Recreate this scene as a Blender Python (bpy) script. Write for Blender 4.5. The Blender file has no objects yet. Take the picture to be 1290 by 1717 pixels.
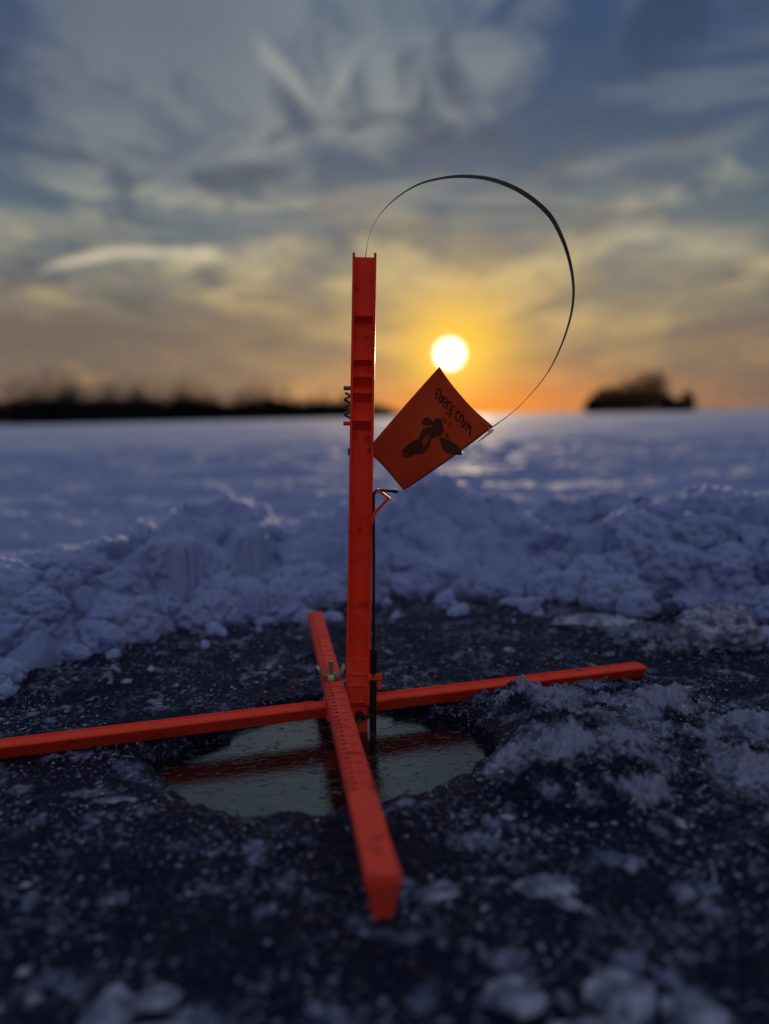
import bpy, bmesh, math, random
import numpy as np
from mathutils import Vector, Matrix

random.seed(7)
S = bpy.context.scene
C = S.collection
R = math.radians

def lin(r, g, b):
    f = lambda c: (c/255/12.92) if c/255 <= .04045 else ((c/255+.055)/1.055)**2.4
    return (f(r), f(g), f(b), 1)

# ------------------------------------------------------------------ camera
CAM_H = 0.30
PITCH = math.atan(160.5/1290); ROLL = math.atan(27/1290)
cd = bpy.data.cameras.new('camera')
cam = bpy.data.objects.new('camera', cd); C.objects.link(cam)
cd.sensor_fit = 'VERTICAL'; cd.sensor_height = 36; cd.sensor_width = 27
cd.lens = 36*1290/1717
cd.clip_start = 0.02; cd.clip_end = 8000
d_ = Vector((0, math.cos(PITCH), -math.sin(PITCH)))
r_ = Vector((1, 0, 0)); u_ = r_.cross(d_)
r2 = r_*math.cos(ROLL)-u_*math.sin(ROLL); u2 = u_*math.cos(ROLL)+r_*math.sin(ROLL)
M = Matrix((r2, u2, -d_)).transposed().to_4x4(); M.translation = Vector((0, 0, CAM_H))
cam.matrix_world = M
cd.dof.use_dof = True; cd.dof.focus_distance = 0.755; cd.dof.aperture_fstop = 2.0
S.camera = cam

# ------------------------------------------------------------------ world (dusk sky, broken cloud, low sun)
SUN_U, SUN_V = 5.0, 4.4
w = bpy.data.worlds.new('World'); S.world = w; w.use_nodes = True
nt = w.node_tree; nt.nodes.clear()

class X:                                   # tiny expression -> math nodes
    def __init__(s, v): s.v = v
    def _o(a, b, op):
        n = nt.nodes.new('ShaderNodeMath'); n.operation = op
        for i, q in enumerate((a, b)):
            if isinstance(q, X): nt.links.new(q.v, n.inputs[i])
            elif q is not None: n.inputs[i].default_value = q
        return X(n.outputs[0])
    def __add__(a, b): return a._o(b, 'ADD')
    __radd__ = __add__
    def __sub__(a, b): return a._o(b, 'SUBTRACT')
    def __rsub__(a, b): return X._o(b, a, 'SUBTRACT')
    def __mul__(a, b): return a._o(b, 'MULTIPLY')
    __rmul__ = __mul__
    def __truediv__(a, b): return a._o(b, 'DIVIDE')
    def __neg__(a): return a._o(-1., 'MULTIPLY')
def fn(op, a, b=None): return X._o(a, b, op)
def exp(a): return fn('EXPONENT', a)
def sm(a, lo, hi):                         # smoothstep
    n = nt.nodes.new('ShaderNodeMapRange'); n.interpolation_type = 'SMOOTHSTEP'
    nt.links.new(a.v, n.inputs[0]); n.inputs[1].default_value = lo; n.inputs[2].default_value = hi
    return X(n.outputs[0])
def mix(f, a, b):
    n = nt.nodes.new('ShaderNodeMix'); n.data_type = 'RGBA'
    if isinstance(f, X): nt.links.new(f.v, n.inputs[0])
    else: n.inputs[0].default_value = f
    for i, q in ((6, a), (7, b)):
        if isinstance(q, X): nt.links.new(q.v, n.inputs[i])
        else: n.inputs[i].default_value = q
    return X(n.outputs[2])
def ramp(f, stops):
    n = nt.nodes.new('ShaderNodeValToRGB'); nt.links.new(f.v, n.inputs[0])
    e = n.color_ramp.elements
    while len(e) < len(stops): e.new(.5)
    for q, (p, c) in zip(e, stops): q.position = p; q.color = c
    return X(n.outputs[0])
def noise(vx, vy, vz, scale, detail=4, rough=.55, dist=0.):
    c = nt.nodes.new('ShaderNodeCombineXYZ')
    for i, q in enumerate((vx, vy, vz)):
        if isinstance(q, X): nt.links.new(q.v, c.inputs[i])
        else: c.inputs[i].default_value = q
    n = nt.nodes.new('ShaderNodeTexNoise'); nt.links.new(c.outputs[0], n.inputs['Vector'])
    n.inputs['Scale'].default_value = scale; n.inputs['Detail'].default_value = detail
    n.inputs['Roughness'].default_value = rough; n.inputs['Distortion'].default_value = dist
    return X(n.outputs[0])

tc = nt.nodes.new('ShaderNodeTexCoord'); sp = nt.nodes.new('ShaderNodeSeparateXYZ')
nt.links.new(tc.outputs['Generated'], sp.inputs[0])
dx, dy, dz = (X(sp.outputs[i]) for i in range(3))
V = fn('ARCSINE', dz)*57.2958; U = fn('ARCTAN2', dx, dy)*57.2958
VN = fn('MAXIMUM', V/90., 0.)
base = ramp(VN, [(0, lin(150, 100, 82)), (3.5/90, lin(140, 112, 86)), (8/90, lin(126, 122, 110)), (13/90, lin(90, 106, 118)),
                 (19/90, lin(64, 84, 112)), (27/90, lin(50, 73, 112)), (50/90, lin(118, 122, 142)), (1, lin(142, 146, 168))])
# cloud coordinates: plane above, so streaks fan out from the horizon
den = fn('MAXIMUM', dz, 0.)+.13
px, py = dx/den, dy/den
wa = noise(px, py, 0., 1.1, 2)-.5; wb = noise(px, py, 7., 1.1, 2)-.5
n1 = noise(px*1.15+wa*1.0, py*.62+wb*1.0, 3.3, 1.6, 6, .56)
n2 = noise(px*1.3+wb*.8, py*.8+wa*.8, 11.7, 3.0, 6, .58)
n3 = noise(U*.05, V*.28, 1.7, 1.0, 4, .5, .6)
light = ramp(VN, [(0, lin(176, 122, 86)), (5/90, lin(188, 152, 100)), (10/90, lin(186, 172, 136)), (16/90, lin(152, 156, 150)), (25/90, lin(124, 134, 142)), (1, lin(142, 146, 168))])
dark = ramp(VN, [(0, lin(120, 88, 80)), (6/90, lin(96, 92, 92)), (12/90, lin(76, 90, 106)), (20/90, lin(52, 70, 98)), (28/90, lin(44, 63, 98)), (1, lin(70, 76, 100))])
col = mix(sm(n1, .47, .61)*.92, base, light)
col = mix(sm(n2, .49, .63)*.8, col, dark)
col = mix(sm(n3, .52, .70)*.55*sm(V, 18., 6.), col, dark)
n4 = noise(U*.045+wa*.5, V*.30+U*.02, 5.1, 1.0, 5, .6, .4)
col = mix(sm(n4, .50, .64)*.42*sm(V, 28., 15.)*sm(V, 4., 8.), col, light)
col = mix(sm(n4, .46, .34)*.45*sm(V, 30., 18.)*sm(V, 4., 8.), col, dark)
# long low bank of grey cloud on the left and a blue-green gap on the right
col = mix(exp(-((V-5.6)/2.0)*((V-5.6)/2.0))*sm(U+wa*8., 4., -7.)*.8, col, lin(104, 92, 86))
col = mix(exp(-((V-7.2)/1.1)*((V-7.2)/1.1))*sm(U+wb*10., 12., 20.)*.5, col, lin(96, 118, 118))
# warm air round the sun, duller to the sides
du = U-SUN_U; dv = V-SUN_V
col = mix((1.-exp(-(du/11.)*(du/11.)))*sm(V, 12., 4.)*.8*sm(n2, .3, .5), col, lin(104, 94, 92))
g3 = exp(-(du/13.)*(du/13.)-((dv-3.)/7.5)*((dv-3.)/7.5))
col = mix(sm(U+wa*14., 2., -16.)*sm(V+wb*14., 9., 19.)*.45, col, lin(78, 88, 112))
col = mix(g3*.55*sm(n1+n2*.3, .45, .78), col, lin(214, 182, 118))
go = exp(-((du-2.)/8.5)*((du-2.)/8.5)-(V/2.8)*(V/2.8))
col = mix(go*.9, col, lin(224, 112, 38))
g2 = exp(-((du-.8)/4.3)*((du-.8)/4.3)-((dv-.9)/3.3)*((dv-.9)/3.3))
col = mix(g2*.92, col, lin(242, 186, 58))
g1 = exp(-(du/2.6)*(du/2.6)-(dv/2.4)*(dv/2.4))
col = mix(g1*.8, col, lin(255, 208, 60))
# bright wisps of cirrus
def wisp(u0, u1, v0, slope, amp, wid, strength, c, freq=.45, ph=0.):
    cv = v0+(U-u0)*slope+fn('SINE', (U-u0)*freq+ph)*amp+wb*2.6
    t = (V-cv)/wid
    return mix(exp(-t*t)*sm(U, u0, u0+3.)*sm(U, u1, u1-3.5)*sm(n2, .34, .52)*strength, col, c)
col = wisp(-24., -7., 9.9, .14, .75, .42, .95, lin(206, 194, 166), .33, -.4)
col = wisp(-10., -2.6, 25.6, -.85, .4, .7, .75, lin(160, 162, 158))
col = wisp(-4.6, .4, 19.9, 1.05, .4, .7, .75, lin(162, 164, 160))
col = wisp(14., 27., 11.2, -.05, .5, .6, .45, lin(186, 176, 150))
col = wisp(12., 27., 15.4, .18, .4, .7, .3, lin(150, 150, 148))
# the sky behind the camera is plain dusk
back = ramp(VN, [(0, lin(74, 76, 96)), (14/90, lin(106, 104, 120)), (40/90, lin(180, 172, 178)), (1, lin(146, 148, 168))])
col = mix(sm(dy, .25, -.35), col, back)
ang = fn('SQRT', du*du+dv*dv)
disc = sm(ang, 1.3, .45)
col = mix(disc, col, (6., 5.6, 4.4, 1))
sky = nt.nodes.new('ShaderNodeTexSky'); sky.sky_type = 'NISHITA'; sky.sun_disc = False
sky.sun_elevation = R(SUN_V); sky.sun_rotation = R(SUN_U)
b1 = nt.nodes.new('ShaderNodeBackground'); nt.links.new(col.v, b1.inputs[0]); b1.inputs[1].default_value = .96
b2 = nt.nodes.new('ShaderNodeBackground'); nt.links.new(sky.outputs[0], b2.inputs[0]); b2.inputs[1].default_value = .004
ad = nt.nodes.new('ShaderNodeAddShader'); nt.links.new(b1.outputs[0], ad.inputs[0]); nt.links.new(b2.outputs[0], ad.inputs[1])
wo = nt.nodes.new('ShaderNodeOutputWorld'); nt.links.new(ad.outputs[0], wo.inputs[0])

# ------------------------------------------------------------------ sun
sl = bpy.data.lights.new('sun', 'SUN'); so = bpy.data.objects.new('sun', sl); C.objects.link(so)
sl.energy = 4.2; sl.angle = R(0.6); sl.color = (1, .74, .46)
sd = Vector((math.sin(R(SUN_U))*math.cos(R(SUN_V)), math.cos(R(SUN_U))*math.cos(R(SUN_V)), math.sin(R(SUN_V))))
so.rotation_euler = sd.to_track_quat('Z', 'Y').to_euler(); so.location = sd*50

vs = S.view_settings
vs.view_transform = 'Standard'; vs.look = 'None'; vs.exposure = 0; vs.gamma = 1; vs.use_curve_mapping = False
S.cycles.use_denoising = True
S.cycles.max_bounces = 6; S.cycles.transparent_max_bounces = 6
S.cycles.sample_clamp_indirect = 3

# ------------------------------------------------------------------ material helpers
def mat(name, color, rough=.5, spec=.5, metal=0., trans=None, tcol=None, ior=1.45):
    m = bpy.data.materials.new(name); m.use_nodes = True
    t = m.node_tree; p = t.nodes['Principled BSDF']
    p.inputs['Base Color'].default_value = color; p.inputs['Roughness'].default_value = rough
    p.inputs['Specular IOR Level'].default_value = spec; p.inputs['Metallic'].default_value = metal
    p.inputs['IOR'].default_value = ior
    if trans:
        tr = t.nodes.new('ShaderNodeBsdfTranslucent'); tr.inputs[0].default_value = tcol or color
        mx = t.nodes.new('ShaderNodeMixShader'); mx.inputs[0].default_value = trans
        t.links.new(p.outputs[0], mx.inputs[1]); t.links.new(tr.outputs[0], mx.inputs[2])
        t.links.new(mx.outputs[0], t.nodes['Material Output'].inputs[0])
    return m
def N(t, typ, **k):
    n = t.nodes.new(typ)
    for a, v in k.items():
        if a in n.inputs: n.inputs[a].default_value = v
        else: setattr(n, a, v)
    return n
def coords(t, scale=(1, 1, 1)):
    c = t.nodes.new('ShaderNodeTexCoord'); m = t.nodes.new('ShaderNodeMapping')
    m.inputs['Scale'].default_value = scale
    t.links.new(c.outputs['Object'], m.inputs[0]); return m.outputs[0]
def tnoise(t, vec, scale, detail=4, rough=.55, dist=0.):
    n = N(t, 'ShaderNodeTexNoise'); t.links.new(vec, n.inputs['Vector'])
    n.inputs['Scale'].default_value = scale; n.inputs['Detail'].default_value = detail
    n.inputs['Roughness'].default_value = rough; n.inputs['Distortion'].default_value = dist
    return n.outputs[0]
def tmap(t, v, a, b, c=0., d=1.):
    n = N(t, 'ShaderNodeMapRange'); n.interpolation_type = 'SMOOTHSTEP'; t.links.new(v, n.inputs[0])
    for i, q in enumerate((a, b, c, d)): n.inputs[i+1].default_value = q
    return n.outputs[0]
def tmath(t, op, a, b):
    n = N(t, 'ShaderNodeMath', operation=op)
    for i, q in enumerate((a, b)):
        if isinstance(q, (int, float)): n.inputs[i].default_value = q
        else: t.links.new(q, n.inputs[i])
    return n.outputs[0]
def tmix(t, f, a, b):
    n = N(t, 'ShaderNodeMix', data_type='RGBA')
    if isinstance(f, (int, float)): n.inputs[0].default_value = f
    else: t.links.new(f, n.inputs[0])
    for i, q in ((6, a), (7, b)):
        if isinstance(q, tuple): n.inputs[i].default_value = q
        else: t.links.new(q, n.inputs[i])
    return n.outputs[2]
def bump(t, h, strength, dist, prev=None):
    b = N(t, 'ShaderNodeBump'); b.inputs['Strength'].default_value = strength; b.inputs['Distance'].default_value = dist
    t.links.new(h, b.inputs['Height'])
    if prev: t.links.new(prev, b.inputs['Normal'])
    return b.outputs[0]

def plastic(name, c, tc_, trans):
    m = mat(name, c, .42, .22, 0, trans, tc_)
    t = m.node_tree; p = t.nodes['Principled BSDF']
    v = coords(t)
    n = tnoise(t, v, 55, 5, .6); s = tnoise(t, v, 420, 3, .6)
    dirt = tmap(t, n, .57, .68)
    t.links.new(tmix(t, tmath(t, 'MULTIPLY', dirt, .6), c, (c[0]*.35, c[1]*.5, c[2]*.6, 1)), p.inputs['Base Color'])
    t.links.new(tmap(t, n, .3, .7, .42, .62), p.inputs['Roughness'])
    t.links.new(bump(t, s, .12, .0006), p.inputs['Normal'])
    return m
RED = plastic('red_plastic', (.94, .066, .026, 1), (.95, .06, .015, 1), .09)
RED2 = plastic('red_ruler_plastic', (.92, .085, .050, 1), (.95, .07, .02, 1), .15)
BLACK = mat('black_plastic', (.008, .008, .009, 1), .4, .5)
STEEL = mat('spring_steel', (.012, .012, .013, 1), .45, .4)
ZINC = mat('yellow_zinc', (.42, .36, .2, 1), .32, .5, .9)
GREY = mat('bolt_steel', (.14, .14, .14, 1), .35, .5, .8)
INK = mat('black_ink', (.026, .010, .006, 1), .8, .2)
MARK = mat('dark_red_print', (.16, .008, .006, 1), .6, .3)
WHITE = mat('white_tape', (.75, .73, .7, 1), .5, .5)
CLOTH = mat('orange_flag_cloth', (.40, .062, .018, 1), .75, .2, 0, .14, (.9, .14, .02, 1))
t = CLOTH.node_tree; p = t.nodes['Principled BSDF']; v = coords(t)
n = tnoise(t, v, 45, 5, .6)
t.links.new(tmix(t, tmap(t, n, .56, .75, 0, .5), (.40, .062, .018, 1), (.25, .03, .012, 1)), p.inputs['Base Color'])
t.links.new(bump(t, tnoise(t, v, 1400, 2), .3, .0003, bump(t, tnoise(t, v, 40, 3), .4, .003)), p.inputs['Normal'])

# ------------------------------------------------------------------ numpy noise
_rng = np.random.RandomState(3)
_perm = np.tile(_rng.permutation(512), 3)
_ga = _rng.rand(512)*2*np.pi
_gx, _gy = np.cos(_ga), np.sin(_ga)
def perlin(x, y):
    xi = np.floor(x).astype(int); yi = np.floor(y).astype(int)
    xf = x-xi; yf = y-yi; xi &= 511; yi &= 511
    f = lambda t: t*t*t*(t*(t*6-15)+10)
    u, v = f(xf), f(yf)
    def g(i, j):
        h = _perm[_perm[(xi+i) & 511]+((yi+j) & 511)] % 512
        return _gx[h]*(xf-i)+_gy[h]*(yf-j)
    a = g(0, 0)*(1-u)+g(1, 0)*u; b = g(0, 1)*(1-u)+g(1, 1)*u
    return (a*(1-v)+b*v)*1.5
def fbm(x, y, o=4, p=.5):
    s = 0; a = 1; t = 0
    for i in range(o):
        s = s+a*perlin(x*2**i+17.3*i, y*2**i+9.1*i); t += a; a *= p
    return s/t
def billow(x, y, o=3, p=.5):                # rounded puffs with creases between
    s = 0; a = 1; t = 0
    for i in range(o):
        s = s+a*(1-np.abs(perlin(x*2**i+31.7*i, y*2**i+5.3*i))*2); t += a; a *= p
    return 1-s/t
def sst(a, b, x):
    t = np.clip((x-a)/(b-a), 0, 1); return t*t*(3-2*t)

def fan(r_list, a_list, hfun, name, material, attr=None):
    Rr, A = np.meshgrid(r_list, a_list, indexing='ij')
    x = Rr*np.sin(A); y = Rr*np.cos(A)
    z = hfun(x, y)
    extra = None
    if isinstance(z, tuple) and len(z) == 3: x, y, z = z
    elif isinstance(z, tuple): z, extra = z
    nr, na = x.shape
    me = bpy.data.meshes.new(name)
    co = np.stack([x, y, z], -1).reshape(-1, 3).astype(np.float32)
    idx = np.arange(nr*na).reshape(nr, na)
    q = np.stack([idx[:-1, :-1], idx[:-1, 1:], idx[1:, 1:], idx[1:, :-1]], -1).reshape(-1, 4)[:, ::-1]
    me.vertices.add(len(co)); me.vertices.foreach_set('co', co.ravel())
    me.loops.add(q.size); me.loops.foreach_set('vertex_index', q.ravel().astype(np.int32))
    me.polygons.add(len(q)); me.polygons.foreach_set('loop_start', np.arange(0, q.size, 4, dtype=np.int32))
    me.polygons.foreach_set('use_smooth', np.ones(len(q), bool))
    me.update(calc_edges=True); me.validate()
    if extra is not None:
        at = me.attributes.new(attr, 'FLOAT', 'POINT'); at.data.foreach_set('value', extra.reshape(-1).astype(np.float32))
    me.materials.append(material)
    o = bpy.data.objects.new(name, me); C.objects.link(o); return o
def rows(spec):                             # [(r_from, r_to, relative or callable step)]
    out = []; r = spec[0][0]
    for a, b, st in spec:
        while r < b: out.append(r); r += st(r)
    out.append(r); return np.array(out)
def angs(core, step, wide, wstep):
    a = np.arange(-core, core, step)
    l = np.arange(-wide, -core, wstep); rgt = np.arange(core, wide+wstep, wstep)
    return np.radians(np.concatenate([l, a, rgt]))

# ------------------------------------------------------------------ ice sheet (dark lake ice with the drilled hole)
HCX, HCY = -.057, .686
def hole_d(x, y):                           # <0 inside the hole
    dx_, dy_ = x-HCX, y-HCY
    ang = np.arctan2(dy_, dx_)
    rr = np.sqrt((dx_/.142)**2+(dy_/.130)**2)
    edge = 1+.05*np.sin(2*ang+.6)+.04*np.sin(3*ang+2.)+.05*perlin(x*22+3, y*22)+.035*perlin(x*60, y*60)
    # point sticking out at the left
    edge = edge+.16*np.exp(-((np.abs(np.angle(np.exp(1j*(ang-3.26))))/.22)**2))-.10*np.exp(-((np.abs(np.angle(np.exp(1j*(ang-2.75))))/.25)**2))
    return (rr-edge)*.12
def blob(x, y, cx, cy, rx, ry, p=1.):
    return np.clip(1-((x-cx)/rx)**2-((y-cy)/ry)**2, 0, 1)**p
def ice_h(x, y):
    n = fbm(x*9, y*9, 4)
    z = n*.004
    # slushy refrozen mounds
    k = 1+.5*fbm(x*14+5, y*14, 3)
    m = .020*blob(x, y, .155, .640, .095, .095, .6)*k+.008*blob(x, y, .27, .68, .24, .17, .8)*k+.013*blob(x, y, .21, .75, .12, .05, .7)*k+.013*blob(x, y, .36, .62, .10, .09, .7)*k
    m += .012*blob(x, y, .115, .79, .05, .035, .6)*k + .010*blob(x, y, .36, .98, .12, .07, .7)*k
    m += .008*blob(x, y, -.40, .86, .10, .06, .7)*k
    m += .007*blob(x, y, .30, .48, .10, .06, .7)*k
    sl = np.clip(m*90, 0, 1)
    # lumps and pits
    b = billow(x*24, y*24, 3); 
    lump = np.clip(fbm(x*26+40, y*26, 4, .6)-.18, 0, 1)
    z += m + lump*.02*(.5+sl) + (billow(x*60, y*60, 3)-.4)*.0035*(.35+sl*1.6) + fbm(x*150, y*150, 3, .6)*.0018*(.6+sl) + (1-np.abs(perlin(x*55+7, y*90))*2-.6)*.0012
    sl = np.clip(sl*(.55+fbm(x*20, y*20, 4, .6)*1.1)+lump*2.6*(.5+.5*sst(-.1,.3,fbm(x*4,y*4,2))), 0, 1)
    # more snow dust towards the bank
    sl = np.clip(sl+.55*sst(1.02, 1.3, y+np.abs(x)*.12)*sst(-.25, .4, fbm(x*13, y*13, 4)), 0, 1)
    d = hole_d(x, y)
    wall = sst(.0015, -.007, d)
    z = z*(1-wall)*sst(-.004, .05, d)**.5 + (-.05)*wall - .002*sst(.02, 0, d)*(1-wall)*(.5+.8*fbm(x*40, y*40, 3))
    # keep ice below the cross arm and ruler of the rig
    ta = ((x+.03)*.963+(y-.748)*.27); na = np.abs(-(x+.03)*.27+(y-.748)*.963)
    z = np.where((na < .011) & (ta < .12), np.minimum(z, .001), z)
    sl = sl*sst(0, .02, d)
    return z, sl
ICE = bpy.data.materials.new('lake_ice'); ICE.use_nodes = True
t = ICE.node_tree; p = t.nodes['Principled BSDF']; v = coords(t)
at = N(t, 'ShaderNodeAttribute', attribute_name='slush')
na_ = tnoise(t, v, 38, 6, .62); nb_ = tnoise(t, v, 130, 5, .65); nc_ = tnoise(t, v, 11, 4, .6)
s1 = tmath(t, 'ADD', at.outputs['Fac'], tmath(t, 'MULTIPLY', tmath(t, 'SUBTRACT', nb_, .5), 1.2))
s1 = tmap(t, s1, .25, .95)
pat = tmath(t, 'MULTIPLY', tmap(t, na_, .52, .66), tmap(t, nc_, .42, .60))
gr_ = tnoise(t, v, 210, 4, .7)
spk = tmath(t, 'MULTIPLY', tmap(t, gr_, .555, .66), tmap(t, nc_, .38, .60, .12, 1.))
c = tmix(t, tmath(t, 'MULTIPLY', pat, .8), (.004, .007, .024, 1), (.20, .25, .44, 1))
c = tmix(t, s1, c, (.19, .225, .36, 1))
c = tmix(t, tmath(t, 'MULTIPLY', spk, .8), c, (.38, .43, .57, 1))
t.links.new(tmath(t, 'MULTIPLY', s1, .4), p.inputs['Coat Weight']); p.inputs['Coat Roughness'].default_value = .12
t.links.new(c, p.inputs['Base Color'])
t.links.new(tmap(t, nb_, .35, .65, .3, .55), p.inputs['Roughness'])
p.inputs['IOR'].default_value = 1.31; p.inputs['Specular IOR Level'].default_value = .28; p.inputs['Specular Tint'].default_value = (.62, .75, 1, 1)
b_ = bump(t, na_, .8, .006); b_ = bump(t, nb_, .8, .003, b_); b_ = bump(t, gr_, .8, .0016, b_)

t.links.new(b_, p.inputs['Normal'])
o = fan(rows([(.10, .3, lambda r: .006), (.3, 2.2, lambda r: max(.0011, r*r/270)), ]), angs(33, .09, 100, .8), ice_h, 'ice', ICE, 'slush')
o['kind'] = 'structure'
# level lake ice under and around everything
me = bpy.data.meshes.new('lake_bed_ice')
L = 4000
me.from_pydata([(-L, -L, -.06), (L, -L, -.06), (L, L, -.06), (-L, L, -.06)], [], [(0, 1, 2, 3)])
ICE2 = mat('dark_ice', (.006, .008, .016, 1), .5)
me.materials.append(ICE2); o = bpy.data.objects.new('ground', me); C.objects.link(o); o['kind'] = 'structure'

# ------------------------------------------------------------------ water in the hole
WZ = -.0145
WAT = mat('hole_water', (.004, .006, .008, 1), .03, .5, 0, ior=2.35)
t = WAT.node_tree; p = t.nodes['Principled BSDF']; p.inputs['Specular Tint'].default_value = (.84, .93, 1, 1); v = coords(t, (1, 1.7, 1))
n1_ = tnoise(t, v, 26, 3, .5, .8); n2_ = tnoise(t, v, 120, 4, .6, 1.0)
sk = tmap(t, tnoise(t, v, 60, 4, .6, 1.5), .60, .66)
b_ = bump(t, n1_, .16, .0012); b_ = bump(t, n2_, .4, .0006, b_); b_ = bump(t, sk, .8, .0010, b_)
t.links.new(b_, p.inputs['Normal'])
t.links.new(tmap(t, n2_, .4, .8, .01, .06), p.inputs['Roughness'])
bm = bmesh.new()
bmesh.ops.create_circle(bm, cap_ends=True, radius=.2, segments=64, matrix=Matrix.Translation((HCX, HCY, WZ)))
me = bpy.data.meshes.new('water'); bm.to_mesh(me); bm.free(); me.materials.append(WAT)
o = bpy.data.objects.new('water', me); C.objects.link(o); o['kind'] = 'structure'

# ------------------------------------------------------------------ snow
EX = [-6, -3, -1.2, -.62, -.43, -.415, -.37, -.28, -.19, -.08, .06, .20, .33, .56, 1.0, 3, 6]
EY = [-1, .2, .50, .74, .84, .97, 1.05, 1.12, 1.15, 1.23, 1.30, 1.25, 1.19, 1.10, .95, .4, -1]
HX = [-4, -.8, -.55, -.42, -.35, -.28, -.2, -.1, .0, .1, .2, .27, .32, .37, .45, .6, 1, 4]
HH = [.12, .12, .11, .115, .132, .118, .095, .118, .130, .142, .112, .104, .096, .105, .140, .156, .15, .12]
DOMES = []                                  # rounded lumps frozen into the foot of the bank: x, y, r, z
for x_, y_, r_d, z_ in [(-.455, .965, .052, .01), (-.385, 1.06, .05, .015), (-.335, 1.13, .035, .01), (-.255, 1.16, .042, .018), (-.215, 1.17, .035, .02),
                        (-.17, 1.2, .03, .01), (-.40, 1.13, .06, .03), (-.345, 1.2, .06, .055), (-.29, 1.24, .055, .045), (.055, 1.36, .045, .01), (.09, 1.38, .04, .02),
                        (.30, 1.22, .035, .012), (.335, 1.25, .045, .02), (.42, 1.23, .05, .02), (.14, 1.31, .03, .0), (.235, 1.27, .03, .0), (.50, 1.16, .05, .02), (.56, 1.18, .06, .03),
                        (-.05, 1.27, .022, .0), (-.12, 1.22, .024, .0), (-.52, .9, .06, .01), (-.62, .86, .07, .02), (-.50, .985, .045, .045), (-.445, 1.04, .045, .03), (-.57, .95, .06, .05), (-.37, 1.17, .04, .07), (-.32, 1.28, .045, .085), (-.25, 1.30, .05, .07)]:
    DOMES.append((x_, y_, r_d, z_))
rr_ = random.Random(11)
for i in range(260):
    x_ = rr_.uniform(-1.1, 1.1); yb = np.interp(x_, EX, EY)
    r_1 = rr_.choice((.006, .008, .010, .013, .018, .026))*rr_.uniform(.8, 1.3)
    DOMES.append((x_, yb+rr_.gauss(.03, .10)+r_1*1.5, r_1, -r_1*rr_.uniform(.0, .5)+max(0, rr_.gauss(.0, .0))))
def snow_h(x, y):
    wob = .035*fbm(x*8, y*8+3, 3)+.015*fbm(x*30, y*30, 2)
    d = y-np.interp(x+.02*fbm(x*9, y*9+50, 2), EX, EY)+wob
    hc = np.interp(x+.05*fbm(x*5, y*5, 3), HX, HH)*(1+.22*fbm(x*11, y*11+8, 3))
    rise = sst(0, .29, d)**.85
    fall = sst(.25, .62, d)
    z = hc*rise*(1-fall)+.045*fall
    far = np.sqrt(x*x+y*y)
    amp = sst(0, .1, d)
    near = 1-sst(4, 12, far)
    bk = 1-.82*sst(.35, .9, d)
    z = z+amp*near*bk*(.034*(billow(x*5.2, y*4.2, 1)-.45)+.016*(billow(x*13, y*13, 2)-.4)+.007*(billow(x*36, y*36, 3)-.4))
    z = z+amp*near*sst(.35, .8, d)*(.050*fbm(x*1.5, y*2.2+4, 3)+.018*fbm(x*7, y*9, 4, .6))
    z = z+amp*.05*fbm(x*.35, y*.7, 3)*sst(2.5, 7, far)*(1-sst(60, 300, far))
    z = z+(.0040+.010*sst(.085, .125, z)*(1-sst(1.9, 2.6, far)))*fbm(x*62, y*62, 3, .6)*near*amp
    z = np.where(d < 0, -.058, z-.012*(1-sst(0, .03, d)))
    nr = far < 2.0
    xn, yn, zn = x[nr], y[nr], z[nr]
    wx = xn+.010*perlin(xn*34, yn*34)+.003*perlin(xn*120, yn*120); wy = yn+.010*perlin(xn*34+9, yn*34+4)+.003*perlin(xn*120+9, yn*120)
    det = .0035*fbm(xn*55, yn*55, 3, .6)
    for (a, b, r0, zz) in DOMES:
        q = 1-((wx-a)**2+(wy-b)**2)/r0**2
        k = q > 0
        h_ = q[k]**(.5 if r0 > .03 else .30)
        tx, ty = math.sin(a*997), math.cos(b*883)           # each lump has its own tilt, like a broken chunk
        zn[k] = np.maximum(zn[k], zz+r0*(.95 if r0 > .03 else .75)*h_+((xn[k]-a)*tx+(yn[k]-b)*ty)*.45+det[k])
    z[nr] = zn
    # break the faces up sideways too, so lumps bulge and overhang a little
    k = np.clip((z+.01)*30, 0, 1)*(1-sst(2, 4, far))
    x2 = x+k*(.014*perlin(z*30+3, x*20+y*9))
    y2 = y+k*(.015*perlin(x*20, z*24+5)+.005*perlin(x*60+3, z*60))
    return x2, y2, z
SNOW = bpy.data.materials.new('snow'); SNOW.use_nodes = True
t = SNOW.node_tree; p = t.nodes['Principled BSDF']; v = coords(t)
p.inputs['Roughness'].default_value = .75; p.inputs['Specular IOR Level'].default_value = .06
p.inputs['Subsurface Weight'].default_value = .6; p.inputs['Subsurface Radius'].default_value = (1, .9, .9); p.inputs['Subsurface Scale'].default_value = .018
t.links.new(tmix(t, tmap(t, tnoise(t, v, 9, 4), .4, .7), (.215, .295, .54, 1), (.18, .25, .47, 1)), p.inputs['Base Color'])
b_ = bump(t, tnoise(t, v, 60, 5, .65), .35, .005); b_ = bump(t, tnoise(t, v, 330, 3, .7), .5, .0016, b_)
t.links.new(b_, p.inputs['Normal'])
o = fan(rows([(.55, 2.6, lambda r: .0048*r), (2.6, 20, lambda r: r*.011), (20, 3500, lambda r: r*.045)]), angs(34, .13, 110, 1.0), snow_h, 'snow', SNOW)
o['kind'] = 'structure'

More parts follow.
